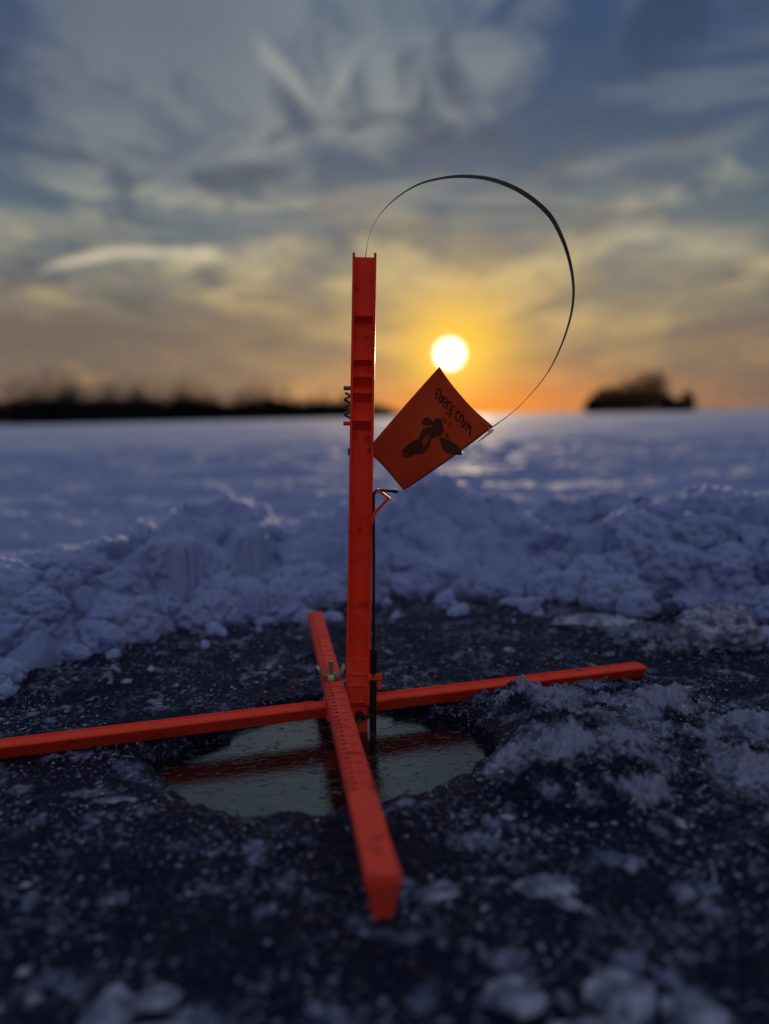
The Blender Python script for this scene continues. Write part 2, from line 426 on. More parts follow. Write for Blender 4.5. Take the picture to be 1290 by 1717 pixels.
# ------------------------------------------------------------------ mesh building helpers
def link(name, bm, m, parent=None, bevel=0., smooth=False, seg=2):
    me = bpy.data.meshes.new(name)
    bmesh.ops.recalc_face_normals(bm, faces=bm.faces)
    if smooth:
        for f in bm.faces: f.smooth = True
    bm.to_mesh(me); bm.free(); me.materials.append(m)
    o = bpy.data.objects.new(name, me); C.objects.link(o)
    if parent: o.parent = parent
    if bevel:
        b = o.modifiers.new('bevel', 'BEVEL'); b.width = bevel; b.segments = seg; b.limit_method = 'ANGLE'; b.angle_limit = R(35)
    return o
def box(bm, x0, x1, y0, y1, z0, z1, mx=None):
    vs_ = [Vector((a, b, c_)) for c_ in (z0, z1) for a, b in ((x0, y0), (x1, y0), (x1, y1), (x0, y1))]
    if mx: vs_ = [mx @ q for q in vs_]
    q = [bm.verts.new(a) for a in vs_]
    for f in ((0, 3, 2, 1), (4, 5, 6, 7), (0, 1, 5, 4), (1, 2, 6, 5), (2, 3, 7, 6), (3, 0, 4, 7)): bm.faces.new([q[i] for i in f])
def prism(bm, pts, z0, z1, mx=None):        # convex or simple polygon in xy extruded along z
    a = [Vector((x_, y_, z0)) for x_, y_ in pts]; b = [Vector((x_, y_, z1)) for x_, y_ in pts]
    if mx: a = [mx @ q for q in a]; b = [mx @ q for q in b]
    a = [bm.verts.new(q) for q in a]; b = [bm.verts.new(q) for q in b]
    n_ = len(a)
    bm.faces.new(a[::-1]); bm.faces.new(b)
    for i in range(n_): bm.faces.new((a[i], a[(i+1) % n_], b[(i+1) % n_], b[i]))
def tube(bm, pts, rad, seg=12):
    pts = [Vector(q) for q in pts]; rings = []
    if not hasattr(rad, '__len__'): rad = [rad]*len(pts)
    nrm = None
    for i, q in enumerate(pts):
        d = (pts[min(i+1, len(pts)-1)]-pts[max(i-1, 0)]).normalized()
        if nrm is None: nrm = d.orthogonal().normalized()
        nrm = (nrm-d*nrm.dot(d)).normalized(); bn = d.cross(nrm)
        rings.append([bm.verts.new(q+(nrm*math.cos(a)+bn*math.sin(a))*rad[i]) for a in [2*math.pi*k/seg for k in range(seg)]])
    for a, b in zip(rings, rings[1:]):
        for k in range(seg): bm.faces.new((a[k], a[(k+1) % seg], b[(k+1) % seg], b[k]))
    bm.faces.new(rings[0][::-1]); bm.faces.new(rings[-1])
def smooth_path(pts, n=8):                  # Catmull-Rom
    P_ = [Vector(q) for q in pts]; P_ = [P_[0]*2-P_[1]]+P_+[P_[-1]*2-P_[-2]]; out = []
    for i in range(1, len(P_)-2):
        for k in range(n):
            t_ = k/n; a, b, c_, d = P_[i-1:i+3]
            out.append(.5*((2*b)+(c_-a)*t_+(2*a-5*b+4*c_-d)*t_**2+(3*b-a-3*c_+d)*t_**3))
    out.append(P_[-2]); return out
def strip(bm, pts, wvec, thick):            # ribbon: centre points, half-width vectors, thickness
    rings = []
    for i, q in enumerate(pts):
        d = (pts[min(i+1, len(pts)-1)]-pts[max(i-1, 0)]).normalized()
        w_ = wvec[i]; n_ = d.cross(w_).normalized()*thick/2
        rings.append([bm.verts.new(q+s) for s in (w_+n_, -w_+n_, -w_-n_, w_-n_)])
    for a, b in zip(rings, rings[1:]):
        for k in range(4): bm.faces.new((a[k], a[(k+1) % 4], b[(k+1) % 4], b[k]))
    bm.faces.new(rings[0][::-1]); bm.faces.new(rings[-1])

# ------------------------------------------------------------------ the tip-up
rig = bpy.data.objects.new('ice_fishing_tip_up', None); C.objects.link(rig)
rig['label'] = 'red plastic ice fishing tip-up with tripped orange flag straddling the hole in the ice'
rig['category'] = 'tip-up'

# upright post: local x across, y away from the camera, z along the post
A0 = Vector((-.0318, .7370, -.010)); A1 = Vector((-.0139, .7560, .4530))
zl = (A1-A0).normalized(); yl = zl.cross(Vector((1, 0, 0))).normalized(); xl = yl.cross(zl)
PM = Matrix((xl, yl, zl)).transposed().to_4x4(); PM.translation = A0
HL = (A1-A0).length
HW = .0119
def Zp(z): return (z-A0.z)/zl.z             # world height -> along the post
bm = bmesh.new()
def chan(z0, z1, w0=HW, w1=HW, dpt=.0125):  # U channel, open towards the camera; web at the back
    prof = [(-1, 0), (-1, 1), (1, 1), (1, 0), (.80, 0), (.76, .80), (-.76, .80), (-.80, 0)]
    lo = [bm.verts.new(PM @ Vector((a*w0, b*dpt, z0))) for a, b in prof]
    hi = [bm.verts.new(PM @ Vector((a*w1, b*dpt, z1))) for a, b in prof]
    n_ = len(prof)
    for i in range(n_): bm.faces.new((lo[i], lo[(i+1) % n_], hi[(i+1) % n_], hi[i]))
    for q in (lo, hi):
        for k in ((0, 1, 6, 7), (1, 2, 5, 6), (2, 3, 4, 5)): bm.faces.new([q[i] for i in k])
chan(Zp(.062), HL, .0120, .0114)
# solid foot with a recessed window, going down through the hub into the water
box(bm, -.0120, .0120, .0010, .0125, Zp(.014), Zp(.062), PM)
box(bm, -.0100, .0100, .0035, .0120, Zp(-.05), Zp(.014), PM)
post = link('post', bm, RED, rig, .0006)
for z_, h_ in ((.3935, .0050), (.3520, .0045), (.3340, .0085), (.3190, .0070), (.2920, .0075)):
    bm = bmesh.new(); h_ *= 1.3; zc_ = Zp(z_)
    sec = [(.0015, zc_+h_*.55), (.0015, zc_+h_*.40), (.0100, zc_-h_*.5), (.0108, zc_-h_*.5), (.0108, zc_+h_*.55)]   # ledge whose front slopes back downwards
    a = [bm.verts.new(PM @ Vector((-.0094, q[0], q[1]))) for q in sec]; b = [bm.verts.new(PM @ Vector((.0094, q[0], q[1]))) for q in sec]
    bm.faces.new(a); bm.faces.new(b[::-1])
    for i in range(5): bm.faces.new((a[i], b[i], b[(i+1) % 5], a[(i+1) % 5]))
    link('rib', bm, RED, post, .0003)
bm = bmesh.new()                            # window frame and slot ledge on the foot
for a in ((-.0085, .0085, .0452, .0468), (-.0085, .0085, .0335, .0350), (-.0085, .0085, .0165, .0180), (-.0085, -.0068, .0180, .0335), (.0068, .0085, .0180, .0335)):
    box(bm, a[0], a[1], -.0004, .0016, Zp(a[2]), Zp(a[3]), PM)
link('window_rim', bm, RED, post, .0004)
for sx in (-1, 1):                          # small horns on the top corners
    bm = bmesh.new()
    box(bm, sx*.0102-.0013, sx*.0102+.0013, .001, .004, HL-.0005, HL+.0022, PM)
    link('horn', bm, RED, post, .0006)

# cross arm lying on the ice, across the picture
ax = Vector((.963, .2698, 0)).normalized(); ay = Vector((-ax.y, ax.x, 0))
AM = Matrix((ax, ay, Vector((0, 0, 1)))).transposed().to_4x4(); AM.translation = Vector((-.0300, .7500, 0))
bm = bmesh.new()
def arm_sec(x0, x1, z0a=.0008, z0b=.0008, zt0=.0165, zt1=.0165, hw=.0088):
    prof0 = [(-hw+.0095, z0a), (-hw, zt0-.002), (-hw+.001, zt0), (hw-.001, zt0), (hw, zt0-.002), (hw-.0012, z0a)]
    prof1 = [(-hw+.0095, z0b), (-hw, zt1-.002), (-hw+.001, zt1), (hw-.001, zt1), (hw, zt1-.002), (hw-.0012, z0b)]
    a = [bm.verts.new(AM @ Vector((x0, y_, z_))) for y_, z_ in prof0]; b = [bm.verts.new(AM @ Vector((x1, y_, z_))) for y_, z_ in prof1]
    bm.faces.new(a[::-1]); bm.faces.new(b)
    for i in range(6): bm.faces.new((a[i], a[(i+1) % 6], b[(i+1) % 6], b[i]))
arm_sec(-.405, .3295)
arm = link('cross_arm', bm, RED, rig, .0007)
bm = bmesh.new()                            # raised lip along the back edge of the arm
box(bm, .0130, .326, .0050, .0072, .0160, .0180, AM); box(bm, -.40, -.045, .0050, .0072, .0160, .0176, AM)
link('lip', bm, RED, arm, .0006)
bm = bmesh.new(); rf_ = random.Random(4)    # beads of frost and spray frozen on the arm
for i in range(150):
    x_ = rf_.choice((rf_.gauss(.30, .02), rf_.uniform(.02, .325), rf_.uniform(-.38, -.06)))
    if not -.39 < x_ < .326: continue
    s_ = rf_.uniform(.0004, .0011)
    bmesh.ops.create_icosphere(bm, subdivisions=2, radius=s_, matrix=AM @ Matrix.Translation((x_, rf_.uniform(-.0075, .0045), .0165)) @ Matrix.Diagonal((rf_.uniform(1, 1.8), 1, .7, 1)))
FROST = mat('frozen_drops', (.55, .12, .09, 1), .15, .5)
o = link('frozen_drops', bm, FROST, arm, smooth=True); o['kind'] = 'stuff'
bm = bmesh.new()
box(bm, -.0350, -.0110, -.0108, .0108, .0010, .0195, AM)
link('hub', bm, RED, rig, .0008)

# ruler arm, towards the camera, bolted on top
ra = Vector((-.0973, 1.0172, 0)); rb = Vector((-.0047, .4104, 0))
rx = (rb-ra).normalized(); ry = Vector((-rx.y, rx.x, 0))   # ry points to the picture's right
RL = (rb-ra).length
RM = Matrix((rx, ry, Vector((0, 0, 1)))).transposed().to_4x4(); RM.translation = ra
bm = bmesh.new()
RT = .0400; RW = .0098
box(bm, 0, RL-.006, -RW, RW, RT-.0032, RT, RM)
for s in (-1, 1):
    box(bm, .001, RL-.006, s*(RW-.0011)-.0011+(-s*.0002), s*(RW-.0011)+.0011+(-s*.0002), RT-.013, RT-.0030, RM)
ruler = link('ruler_arm', bm, RED2, rig, .0006)
bm = bmesh.new()                            # blunt foot at the near end, tapering down to the ice
top = [(RL-.0062, -RW-.0006), (RL+.0004, -RW-.0006), (RL+.0004, RW+.0006), (RL-.0062, RW+.0006)]
bot = [(RL-.0120, -RW*.62), (RL-.0065, -RW*.62), (RL-.0065, RW*.62), (RL-.0120, RW*.62)]
a = [bm.verts.new(RM @ Vector((q[0], q[1], .0085))) for q in bot]; mid_ = [bm.verts.new(RM @ Vector((q[0], q[1], RT-.006))) for q in top]
b = [bm.verts.new(RM @ Vector((q[0], q[1], RT+.0006))) for q in top]
bm.faces.new(a[::-1]); bm.faces.new(b)
for lo, hi in ((a, mid_), (mid_, b)):
    for i in range(4): bm.faces.new((lo[i], lo[(i+1) % 4], hi[(i+1) % 4], hi[i]))
link('end_foot', bm, RED2, ruler, .0013, seg=3)
bm = bmesh.new()
box(bm, RL*.44, RL*.44+.020, -.0070, .0070, .0012, RT-.0032, RM)
link('spacer', bm, RED, ruler, .0006)
bm = bmesh.new()                            # printed scale
k = 0; x_ = .012; rk = random.Random(5)
while x_ < RL-.10:
    m_ = k % 4; ln = {0: .0072, 2: .0064}.get(m_, .0030)
    wv = .0016 if m_ in (0, 2) else .0011
    box(bm, x_, x_+wv, -RW+.0003, -RW+ln, RT-.0004, RT+.00012, RM)
    if m_ in (0, 2):                        # the blurred figures beside the tick
        box(bm, x_-.0007, x_+.0016, -RW+ln-.0022, -RW+ln+.0006, RT-.0004, RT+.00012, RM)
    if m_ == 0:
        box(bm, x_+.001, x_+.0028, .0008, .0032, RT-.0004, RT+.00012, RM); box(bm, x_+.0012, x_+.0026, .0040, .0058, RT-.0004, RT+.00012, RM)
    if m_ in (0, 2): box(bm, x_, x_+.0006, RW-.0034, RW-.0004, RT-.0004, RT+.00012, RM)
    x_ += .003175*2 if False else .0042; k += 1
link('scale_marks', bm, MARK, ruler)

# wing nut and stud on the ruler
WN = Vector((-.0567, .7440, RT))
bm = bmesh.new()
tube(bm, [WN+Vector((0, 0, -.004)), WN+Vector((0, 0, .0185))], .0023, 16)
for i in range(16): tube(bm, [WN+Vector((0, 0, .005+i*.0008)), WN+Vector((0, 0, .0054+i*.0008))], .00255, 14)
stud = link('stud', bm, ZINC, rig, smooth=False)
bm = bmesh.new()
tube(bm, [WN+Vector((0, 0, .0002)), WN+Vector((0, 0, .003)), WN+Vector((0, 0, .0058))], [.0064, .0056, .0042], 24)
nut = link('wing_nut', bm, ZINC, rig, .0003)
for sx in (-1, 1):
    bm = bmesh.new()
    pth = smooth_path([WN+Vector((sx*a, b, c_)) for a, b, c_ in ((.0030, 0, .0022), (.0065, -.0006, .0035), (.0100, -.0010, .0075), (.0120, -.0012, .0120), (.0148, -.0008, .0142))], 5)
    n_ = len(pth)
    wv = [Vector((0, 1, .25*sx)).normalized()*(.0040+.0026*math.sin(math.pi*i/(n_-1))-.0012*(i/(n_-1))**4) for i in range(n_)]
    strip(bm, pth, wv, .0026)
    link('wing', bm, ZINC, nut, .0005, smooth=False)

# black bolt through the foot, its wing to the right
bm = bmesh.new()
bc = Vector((-.0292, .7365, .0035))
tube(bm, [bc+Vector((0, .004, 0)), bc+Vector((.0003, -.0075, -.0004))], .0044, 20)
bolt = link('pivot_bolt', bm, BLACK, rig, .0005)
bm = bmesh.new()
tube(bm, [bc+Vector((.0003, -.0075, -.0004)), bc+Vector((.0005, -.0125, -.0006))], .0024, 16)
link('stud', bm, GREY, bolt, .0003)
bm = bmesh.new()
pth = smooth_path([bc+Vector(q) for q in ((.003, -.004, .000), (.0065, -.0045, .0004), (.0095, -.005, .0016), (.0132, -.005, .0032))], 4)
strip(bm, pth, [Vector((0, .35, 1)).normalized()*q for q in np.linspace(.0026, .0012, len(pth))], .0016)
link('wing', bm, BLACK, bolt, .0004)

# trip rod and its sleeve
bm = bmesh.new()
pts = [(-.0150, .7410, 0), (-.0137, .7410, .0712), (-.0118, .7415, .150), (-.0103, .7420, .2205), (-.0094, .7420, .2262), (-.0066, .7420, .2290), (-.0020, .7415, .2290), (.0055, .7405, .2284), (.0136, .7400, .2278)]
tube(bm, smooth_path(pts, 6), .00145, 12)
rod = link('trip_rod', bm, BLACK, rig, smooth=True)
bm = bmesh.new(); tube(bm, [(.0080, .7402, .2283), (.0105, .7401, .2280), (.0137, .7400, .2278)], [.0019, .0019, .0017], 12)
link('rod_tip', bm, BLACK, rod)
bm = bmesh.new(); tube(bm, [(-.0175, .7405, -.058), (-.0137, .7405, .0712)], .0034, 20)
link('sleeve', bm, BLACK, rig, .0004, smooth=False)
# red catch over the rod
bm = bmesh.new()
pth = [Vector(q) for q in ((-.0128, .7400, .1965), (-.0098, .7395, .2070), (.0043, .7390, .2215), (-.0068, .7390, .2300))]
strip(bm, pth, [Vector((.6, 0, -.4)).normalized()*.0016, Vector((.7, 0, -.7)).normalized()*.0016, Vector((1, 0, 0))*.0019, Vector((.6, 0, .7)).normalized()*.0016], .0035)
link('catch', bm, RED, rig, .0004)
bm = bmesh.new()
box(bm, .0100, .0245, -.0020, .0020, Zp(.0405), Zp(.0468), PM); box(bm, .0195, .0232, -.0020, .0035, Zp(.0315), Zp(.0395), PM)
link('rod_clip', bm, RED, rig, .0007)

# little screws and spring on the post's left side
def side(z): return PM @ Vector((-HW-.0004, .006, Zp(z)))
for z_, l_ in ((.3275, .0062), (.2935, .0060)):
    bm = bmesh.new(); q = side(z_); tube(bm, [q+Vector((.002, 0, 0)), q-xl*l_], .0021, 14)
    link('screw', bm, GREY if z_ > .31 else RED, rig, .0003)
bm = bmesh.new(); q = side(.3105)
pts = [q+Vector((-.0022, 0, 0))+Vector((.0024*math.cos(a), .0024*math.sin(a), 0))+zl*(a/(2*math.pi)*.0072-.012) for a in np.linspace(0, 2*math.pi*3.4, 70)]
tube(bm, pts, .0013, 8); link('spring', bm, GREY, rig, smooth=True)
bm = bmesh.new(); q = side(.266); tube(bm, [q+zl*-.0035, q+zl*.0035], .0011, 10); link('pin', bm, BLACK, rig)

# flag: drawn in millimetres in the vertical plane of the post; u to the right, w up
def fy(x_, z_):                             # gentle bend of the cloth
    s = (x_-.055)*-.12+(z_-.285)*.02
    return .7450+s+.0055*math.sin((x_*.8+z_)*34+1.0)+.0012*math.sin((x_*1.4-z_)*95)
FT, FR, FB, FL = (.0557, .3462), (.1061, .2880), (.0192, .2276), (-.0160, .2680)
bm = bmesh.new(); NG = 30; g = []
for i in range(NG+1):
    rw = []
    for j in range(NG+1):
        a, b = i/NG, j/NG                   # a along L->T / B->R, b from the L-T edge to the B-R edge
        x_ = (1-a)*((1-b)*FL[0]+b*FB[0])+a*((1-b)*FT[0]+b*FR[0]); z_ = (1-a)*((1-b)*FL[1]+b*FB[1])+a*((1-b)*FT[1]+b*FR[1])
        e = math.sin(math.pi*b)*.0032*a; x_ -= e*.7; z_ -= e*.7     # top right edge bows in
        e = math.sin(math.pi*b)*.0012*(1-a); x_ += e*.6; z_ += e*.6
        e = math.sin(math.pi*a*1.0)*.0010*(1-b); x_ += -e*.4; z_ += e*.4
        rw.append(bm.verts.new((x_, fy(x_, z_), z_)))
    g.append(rw)
for i in range(NG):
    for j in range(NG): bm.faces.new((g[i][j], g[i+1][j], g[i+1][j+1], g[i][j+1]))
flag = link('flag', bm, CLOTH, rig, smooth=True)
sm_ = flag.modifiers.new('thickness', 'SOLIDIFY'); sm_.thickness = .0005; sm_.offset = 0

def fp(X_, Y_):                             # drawing grid (top of flag at 737,615; 0.574 mm a unit) -> metres
    a, b = X_-737, Y_-615
    return .0557+a*.0005745-b*.0000121*1.0, .3462-b*.000577-a*.0000120
def ink_poly(bm, pts, off=.0009):
    vs_ = []
    for q in pts:
        x_, z_ = fp(*q); vs_.append(bm.verts.new((x_, fy(x_, z_)-off, z_)))
    bm.faces.new(vs_)
def ink_stroke(bm, pts, wd, off=.0009, n=4):
    P_ = smooth_path([Vector((q[0], q[1], 0)) for q in pts], n) if len(pts) > 2 else [Vector((q[0], q[1], 0)) for q in pts]
    L_, R_ = [], []
    for i, q in enumerate(P_):
        d = (P_[min(i+1, len(P_)-1)]-P_[max(i-1, 0)]).normalized(); nn = Vector((-d.y, d.x, 0))*wd/2
        for lst, s in ((L_, q+nn), (R_, q-nn)):
            x_, z_ = fp(s.x, s.y); lst.append(bm.verts.new((x_, fy(x_, z_)-off, z_)))
    for i in range(len(P_)-1): bm.faces.new((L_[i], L_[i+1], R_[i+1], R_[i]))
# lettering, upside-down mirrored as seen through from this side; each letter in a unit box
GL = {'E': [[(.9, .12), (.5, 0), (.12, .25), (.1, .75), (.5, 1), (.9, .85)], [(.12, .52), (.75, .52)]],
      'A': [[(.05, 0), (.15, .7), (.5, 1), (.8, .7), (.95, 0)], [(.12, .38), (.85, .38)]],
      'G': [[(.88, .85), (.5, 1), (.1, .7), (.1, .3), (.5, 0), (.9, .2), (.9, .48), (.5, .5)]],
      'L': [[(.15, 1), (.12, .5), (.18, .08), (.5, 0), (.9, .08)]],
      'C': [[(.9, .8), (.5, 1), (.1, .7), (.1, .3), (.5, 0), (.9, .15)]],
      'W': [[(.0, 1), (.1, .3), (.27, .0), (.45, .5)], [(.45, .5), (.62, .0), (.85, .3), (1., 1)]]}
bm = bmesh.new()
word = [('E', 734.5, 649.0), ('A', 740, 656.2), ('G', 745.6, 663.2), ('L', 752, 670.0), ('E', 757, 676.2), ('C', 767, 685.5), ('L', 773.4, 692.0), ('A', 777.6, 697.5), ('W', 784.6, 706.5)]
for ch, ox, oy in word:                     # origin = baseline start (on the upper right side), up vector points down-left
    ex = (5.6, 6.2) if ch != 'W' else (7.2, 8.6); ey = (-4.6, 14.2)
    for st in GL[ch]:
        ink_stroke(bm, [(ox+a*ex[0]+b*ey[0], oy+a*ex[1]+b*ey[1]) for a, b in st], 2.0)
link('lettering', bm, INK, flag)
def ec(pts): return [(665+a/10.75, 690+b/10.75) for a, b in pts]
bm = bmesh.new()
for poly in ([(100, 690), (180, 600), (330, 500), (400, 470), (440, 380), (480, 300), (540, 265), (640, 268), (650, 420), (600, 560), (590, 610), (520, 700), (440, 740), (330, 745), (240, 735)],
             [(640, 200), (690, 125), (760, 110), (805, 140), (820, 200), (852, 320), (828, 380), (770, 425), (700, 430), (650, 470), (630, 300)],
             [(450, 180), (490, 120), (540, 95), (600, 110), (650, 160), (640, 225), (540, 232), (470, 215)],
             [(770, 440), (860, 470), (950, 490), (1080, 580), (1165, 680), (1180, 760), (1090, 765), (960, 740), (880, 700), (830, 630)]):
    ink_poly(bm, ec(poly))
for st in ([(300, 640), (180, 690), (95, 715)], [(300, 670), (190, 730), (95, 755)], [(310, 700), (220, 750), (120, 795)], [(330, 720), (260, 770), (180, 812)], [(250, 600), (150, 650), (100, 690)]):
    ink_stroke(bm, ec(st), 2.2, .0010)
for st, wd in (([(800, 130), (850, 105), (880, 150), (870, 200)], 1.6), ([(860, 370), (910, 400), (945, 455)], 1.4), ([(905, 380), (930, 430), (880, 445)], 1.2), ([(950, 165), (970, 210), (962, 258)], 1.5), ([(890, 0), (910, 40), (950, 60), (985, 90)], 1.6)):
    ink_stroke(bm, ec(st), wd, .0010)
EI = mat('brown_ink', (.060, .020, .009, 1), .8, .2)
link('eagle_emblem', bm, EI, flag)
FE = mat('faded_ink', (.20, .042, .016, 1), .8, .2)
bm = bmesh.new()                            # feather gaps in the print
for st in ([(840, 540), (930, 600), (1060, 680)], [(860, 600), (950, 670), (1060, 720)], [(560, 380), (540, 480), (470, 600)], [(610, 340), (600, 460), (540, 590)],
           [(380, 560), (300, 610), (200, 660)], [(420, 600), (330, 650), (230, 700)], [(480, 640), (420, 690), (330, 715)], [(700, 170), (690, 260), (650, 330)], [(770, 180), (760, 280), (720, 380)], [(520, 330), (490, 430), (430, 540)]):
    ink_stroke(bm, ec(st), .8, .0013)
link('feather_lines', bm, FE, flag)
# torn white edge by the corner
bm = bmesh.new()
ink_poly(bm, [(799, 741), (806, 733), (817, 724), (820, 716), (822, 719), (828, 718), (826, 723), (815, 731)], .0016)
o = link('torn_tape', bm, WHITE, flag); so_ = o.modifiers.new('t', 'SOLIDIFY'); so_.thickness = .0004
bm = bmesh.new(); x_, z_ = fp(775, 757); tube(bm, [(x_, fy(x_, z_)-.0012, z_), (x_, fy(x_, z_)+.001, z_)], .0007, 10); link('staple', bm, WHITE, flag)

# spring steel strip that carries the flag: a hoop up from the back of the post and over
hoop = [(-0.0168, 0.771, 0.3806), (-0.016, 0.771, 0.4148), (-0.0148, 0.771, 0.4401), (-0.0106, 0.769, 0.4676), (-0.0021, 0.766, 0.4867), (0.0147, 0.762, 0.5033), (0.0374, 0.758, 0.5158), (0.0624, 0.754, 0.5206), (0.0872, 0.751, 0.5203), (0.112, 0.749, 0.515), (0.1367, 0.747, 0.5027), (0.1588, 0.746, 0.4839), (0.1715, 0.745, 0.4614), (0.1793, 0.744, 0.4367), (0.1821, 0.743, 0.412), (0.1787, 0.742, 0.3873), (0.1691, 0.741, 0.3598), (0.1555, 0.74, 0.335), (0.1357, 0.74, 0.3119), (0.1186, 0.7395, 0.297)]
hp = [(824, 716), (790, 741), (752, 768.5), (715, 795), (684, 817.5)]     # then along the lower edge of the flag
vis = [4, 3.5, 2.2, .6, 1.4, 3.0, 4.2, 5.6, 6.8, 7.6, 8.2, 8.2, 7.4, 6.4, 5.4, 4.6, 3.6, 2.2, 1.4, 1.6, 2.4, 2.6, 2.6, 2.2, 1.6]
P3 = [Vector(q) for q in hoop]
for q in hp:
    x_, z_ = fp(*q); P3.append(Vector((x_, fy(x_, z_)+.0007, z_)))
NS = 8
path = smooth_path(P3, NS); wv = []
for i, q in enumerate(path):
    k = min(i/NS, len(vis)-1.0001); f_ = k-int(k); vw = (vis[int(k)]*(1-f_)+vis[int(k)+1]*f_)*.000574/2
    d = (path[min(i+1, len(path)-1)]-path[max(i-1, 0)]).normalized()
    rad_ = d.cross(Vector((0, 1, 0))).normalized()
    full = .0024; c_ = min(1, vw/full); wv.append(rad_*full*c_+Vector((0, 1, 0))*full*math.sqrt(1-c_*c_))
bm = bmesh.new(); strip(bm, path, wv, .00024)
link('flag_spring', bm, STEEL, rig)

# ------------------------------------------------------------------ loose lumps of snow and ice
CH = bpy.data.materials.new('wet_ice_chunk'); CH.use_nodes = True
t = CH.node_tree; p = t.nodes['Principled BSDF']; v = coords(t)
n_ = tnoise(t, v, 60, 5, .65)
t.links.new(tmix(t, tmap(t, n_, .38, .66), (.08, .10, .18, 1), (.38, .44, .62, 1)), p.inputs['Base Color'])
p.inputs['Roughness'].default_value = .25; p.inputs['IOR'].default_value = 1.31; p.inputs['Coat Weight'].default_value = .25; p.inputs['Coat Roughness'].default_value = .15; p.inputs['Specular Tint'].default_value = (.6, .75, 1, 1)
p.inputs['Subsurface Weight'].default_value = .3; p.inputs['Subsurface Radius'].default_value = (.8, .9, 1); p.inputs['Subsurface Scale'].default_value = .006
b_ = bump(t, n_, .8, .006); b_ = bump(t, tnoise(t, v, 300, 4, .7), .8, .0018, b_); t.links.new(b_, p.inputs['Normal'])
from mathutils import noise as mn
def chunk(name, label, cat, loc, size, seed, m, group=None, rot=0., rough=.6, sub=5):
    bm = bmesh.new(); bmesh.ops.create_icosphere(bm, subdivisions=sub, radius=1)
    off = Vector((seed*3.7, seed*1.3, -seed*2.1))
    for v_ in bm.verts:
        q = v_.co.copy()
        a = mn.noise(q*1.1+off)*.9+(1-abs(mn.noise(q*2.3+off))*2)*rough*.5+mn.noise(q*6+off)*rough*.28+mn.noise(q*14+off)*rough*.13
        v_.co = q*(1+a*.55)
        v_.co.x *= size[0]; v_.co.y *= size[1]; v_.co.z *= size[2]
    bmesh.ops.rotate(bm, verts=bm.verts, matrix=Matrix.Rotation(rot, 3, 'Z'))
    o = link(name, bm, m, smooth=True); o.location = loc
    o['label'] = label; o['category'] = cat
    if group: o['group'] = group
    return o
GI = 'loose pieces of ice frozen on the dark ice'; GS = 'loose clumps of snow in front of the bank'
chunk('ice_chunk', 'large pale translucent ice lump beyond the right tip of the red cross arm', 'ice', (.425, .955, .012), (.046, .034, .036), 1, CH, GI)
chunk('ice_chunk', 'small clear glassy ice bump touching the front of the right cross arm', 'ice', (.122, .752, .008), (.014, .008, .010), 2, CH, GI)
chunk('ice_chunk', 'upright oblong whitish ice piece at the bottom left corner', 'ice', (-.146, .352, .001), (0.0108, 0.0162, 0.0081), 3, CH, GI, -.3)
chunk('ice_chunk', 'flat whitish ice piece right of the oblong one at bottom left', 'ice', (-.124, .366, .0), (0.0135, 0.0081, 0.0054), 4, CH, GI, .3)
chunk('ice_chunk', 'round blurred ice nugget at the lower centre right of the ruler foot', 'ice', (.062, .362, .001), (0.0135, 0.0121, 0.0049), 5, CH, GI)
chunk('ice_chunk', 'ragged bright ice piece in the lower right foreground', 'ice', (.118, .362, .001), (0.0149, 0.0149, 0.0049), 6, CH, GI, .8)
chunk('ice_chunk', 'widest pale ice slab at the bottom edge right of centre', 'ice', (.094, .335, .0), (0.0230, 0.0108, 0.0041), 7, CH, GI, .2)
chunk('ice_chunk', 'blurred pale ice slab at the bottom edge left of centre', 'ice', (-.110, .336, .0), (0.0243, 0.0108, 0.0041), 8, CH, GI, -.1)
chunk('ice_chunk', 'bluish ice piece close to the bottom right corner', 'ice', (.150, .350, .0), (0.0162, 0.0095, 0.0049), 9, CH, GI, -.4)
chunk('ice_chunk', 'smooth curved ice lump below the slush mound on the right', 'ice', (.098, .455, .0), (.017, .009, .006), 10, CH, GI, -.3)
chunk('ice_chunk', 'pinkish grey ice patch just right of the ruler foot', 'ice', (.028, .452, .0), (.012, .009, .003), 12, CH, GI, .5)
chunk('ice_chunk', 'long thin wet ice sliver left of the water hole', 'ice', (-.218, .578, .001), (.015, .004, .003), 13, CH, GI, .15)
chunk('ice_chunk', 'bright flat ice flake behind the right cross arm next to the post', 'ice', (.030, .805, .0), (.022, .010, .004), 14, CH, GI, .1)
chunk('ice_chunk', 'flat frosty ice slab lying before the snow on the right', 'ice', (.300, 1.06, .002), (.055, .024, .010), 15, CH, GI, -.15)
chunk('snow_clump', 'small round snow clump standing alone in front of the right snow bank', 'snow clump', (.372, 1.115, .012), (.026, .022, .020), 21, SNOW, GS)
chunk('snow_clump', 'small upright snow clump at the foot of the left bank', 'snow clump', (-.365, .990, .008), (.016, .014, .018), 22, SNOW, GS)
chunk('snow_clump', 'lowest small snow clump on the ice at the left bank', 'snow clump', (-.405, .955, .006), (.018, .012, .012), 23, SNOW, GS)
chunk('snow_clump', 'ragged snow clump at the left edge of the picture near the cross arm', 'snow clump', (-.445, .850, .008), (.030, .022, .018), 24, SNOW, GS)
chunk('snow_clump', 'small snow clump on the ice between the post and the middle bank', 'snow clump', (.215, 1.145, .006), (.016, .014, .012), 25, SNOW, GS)

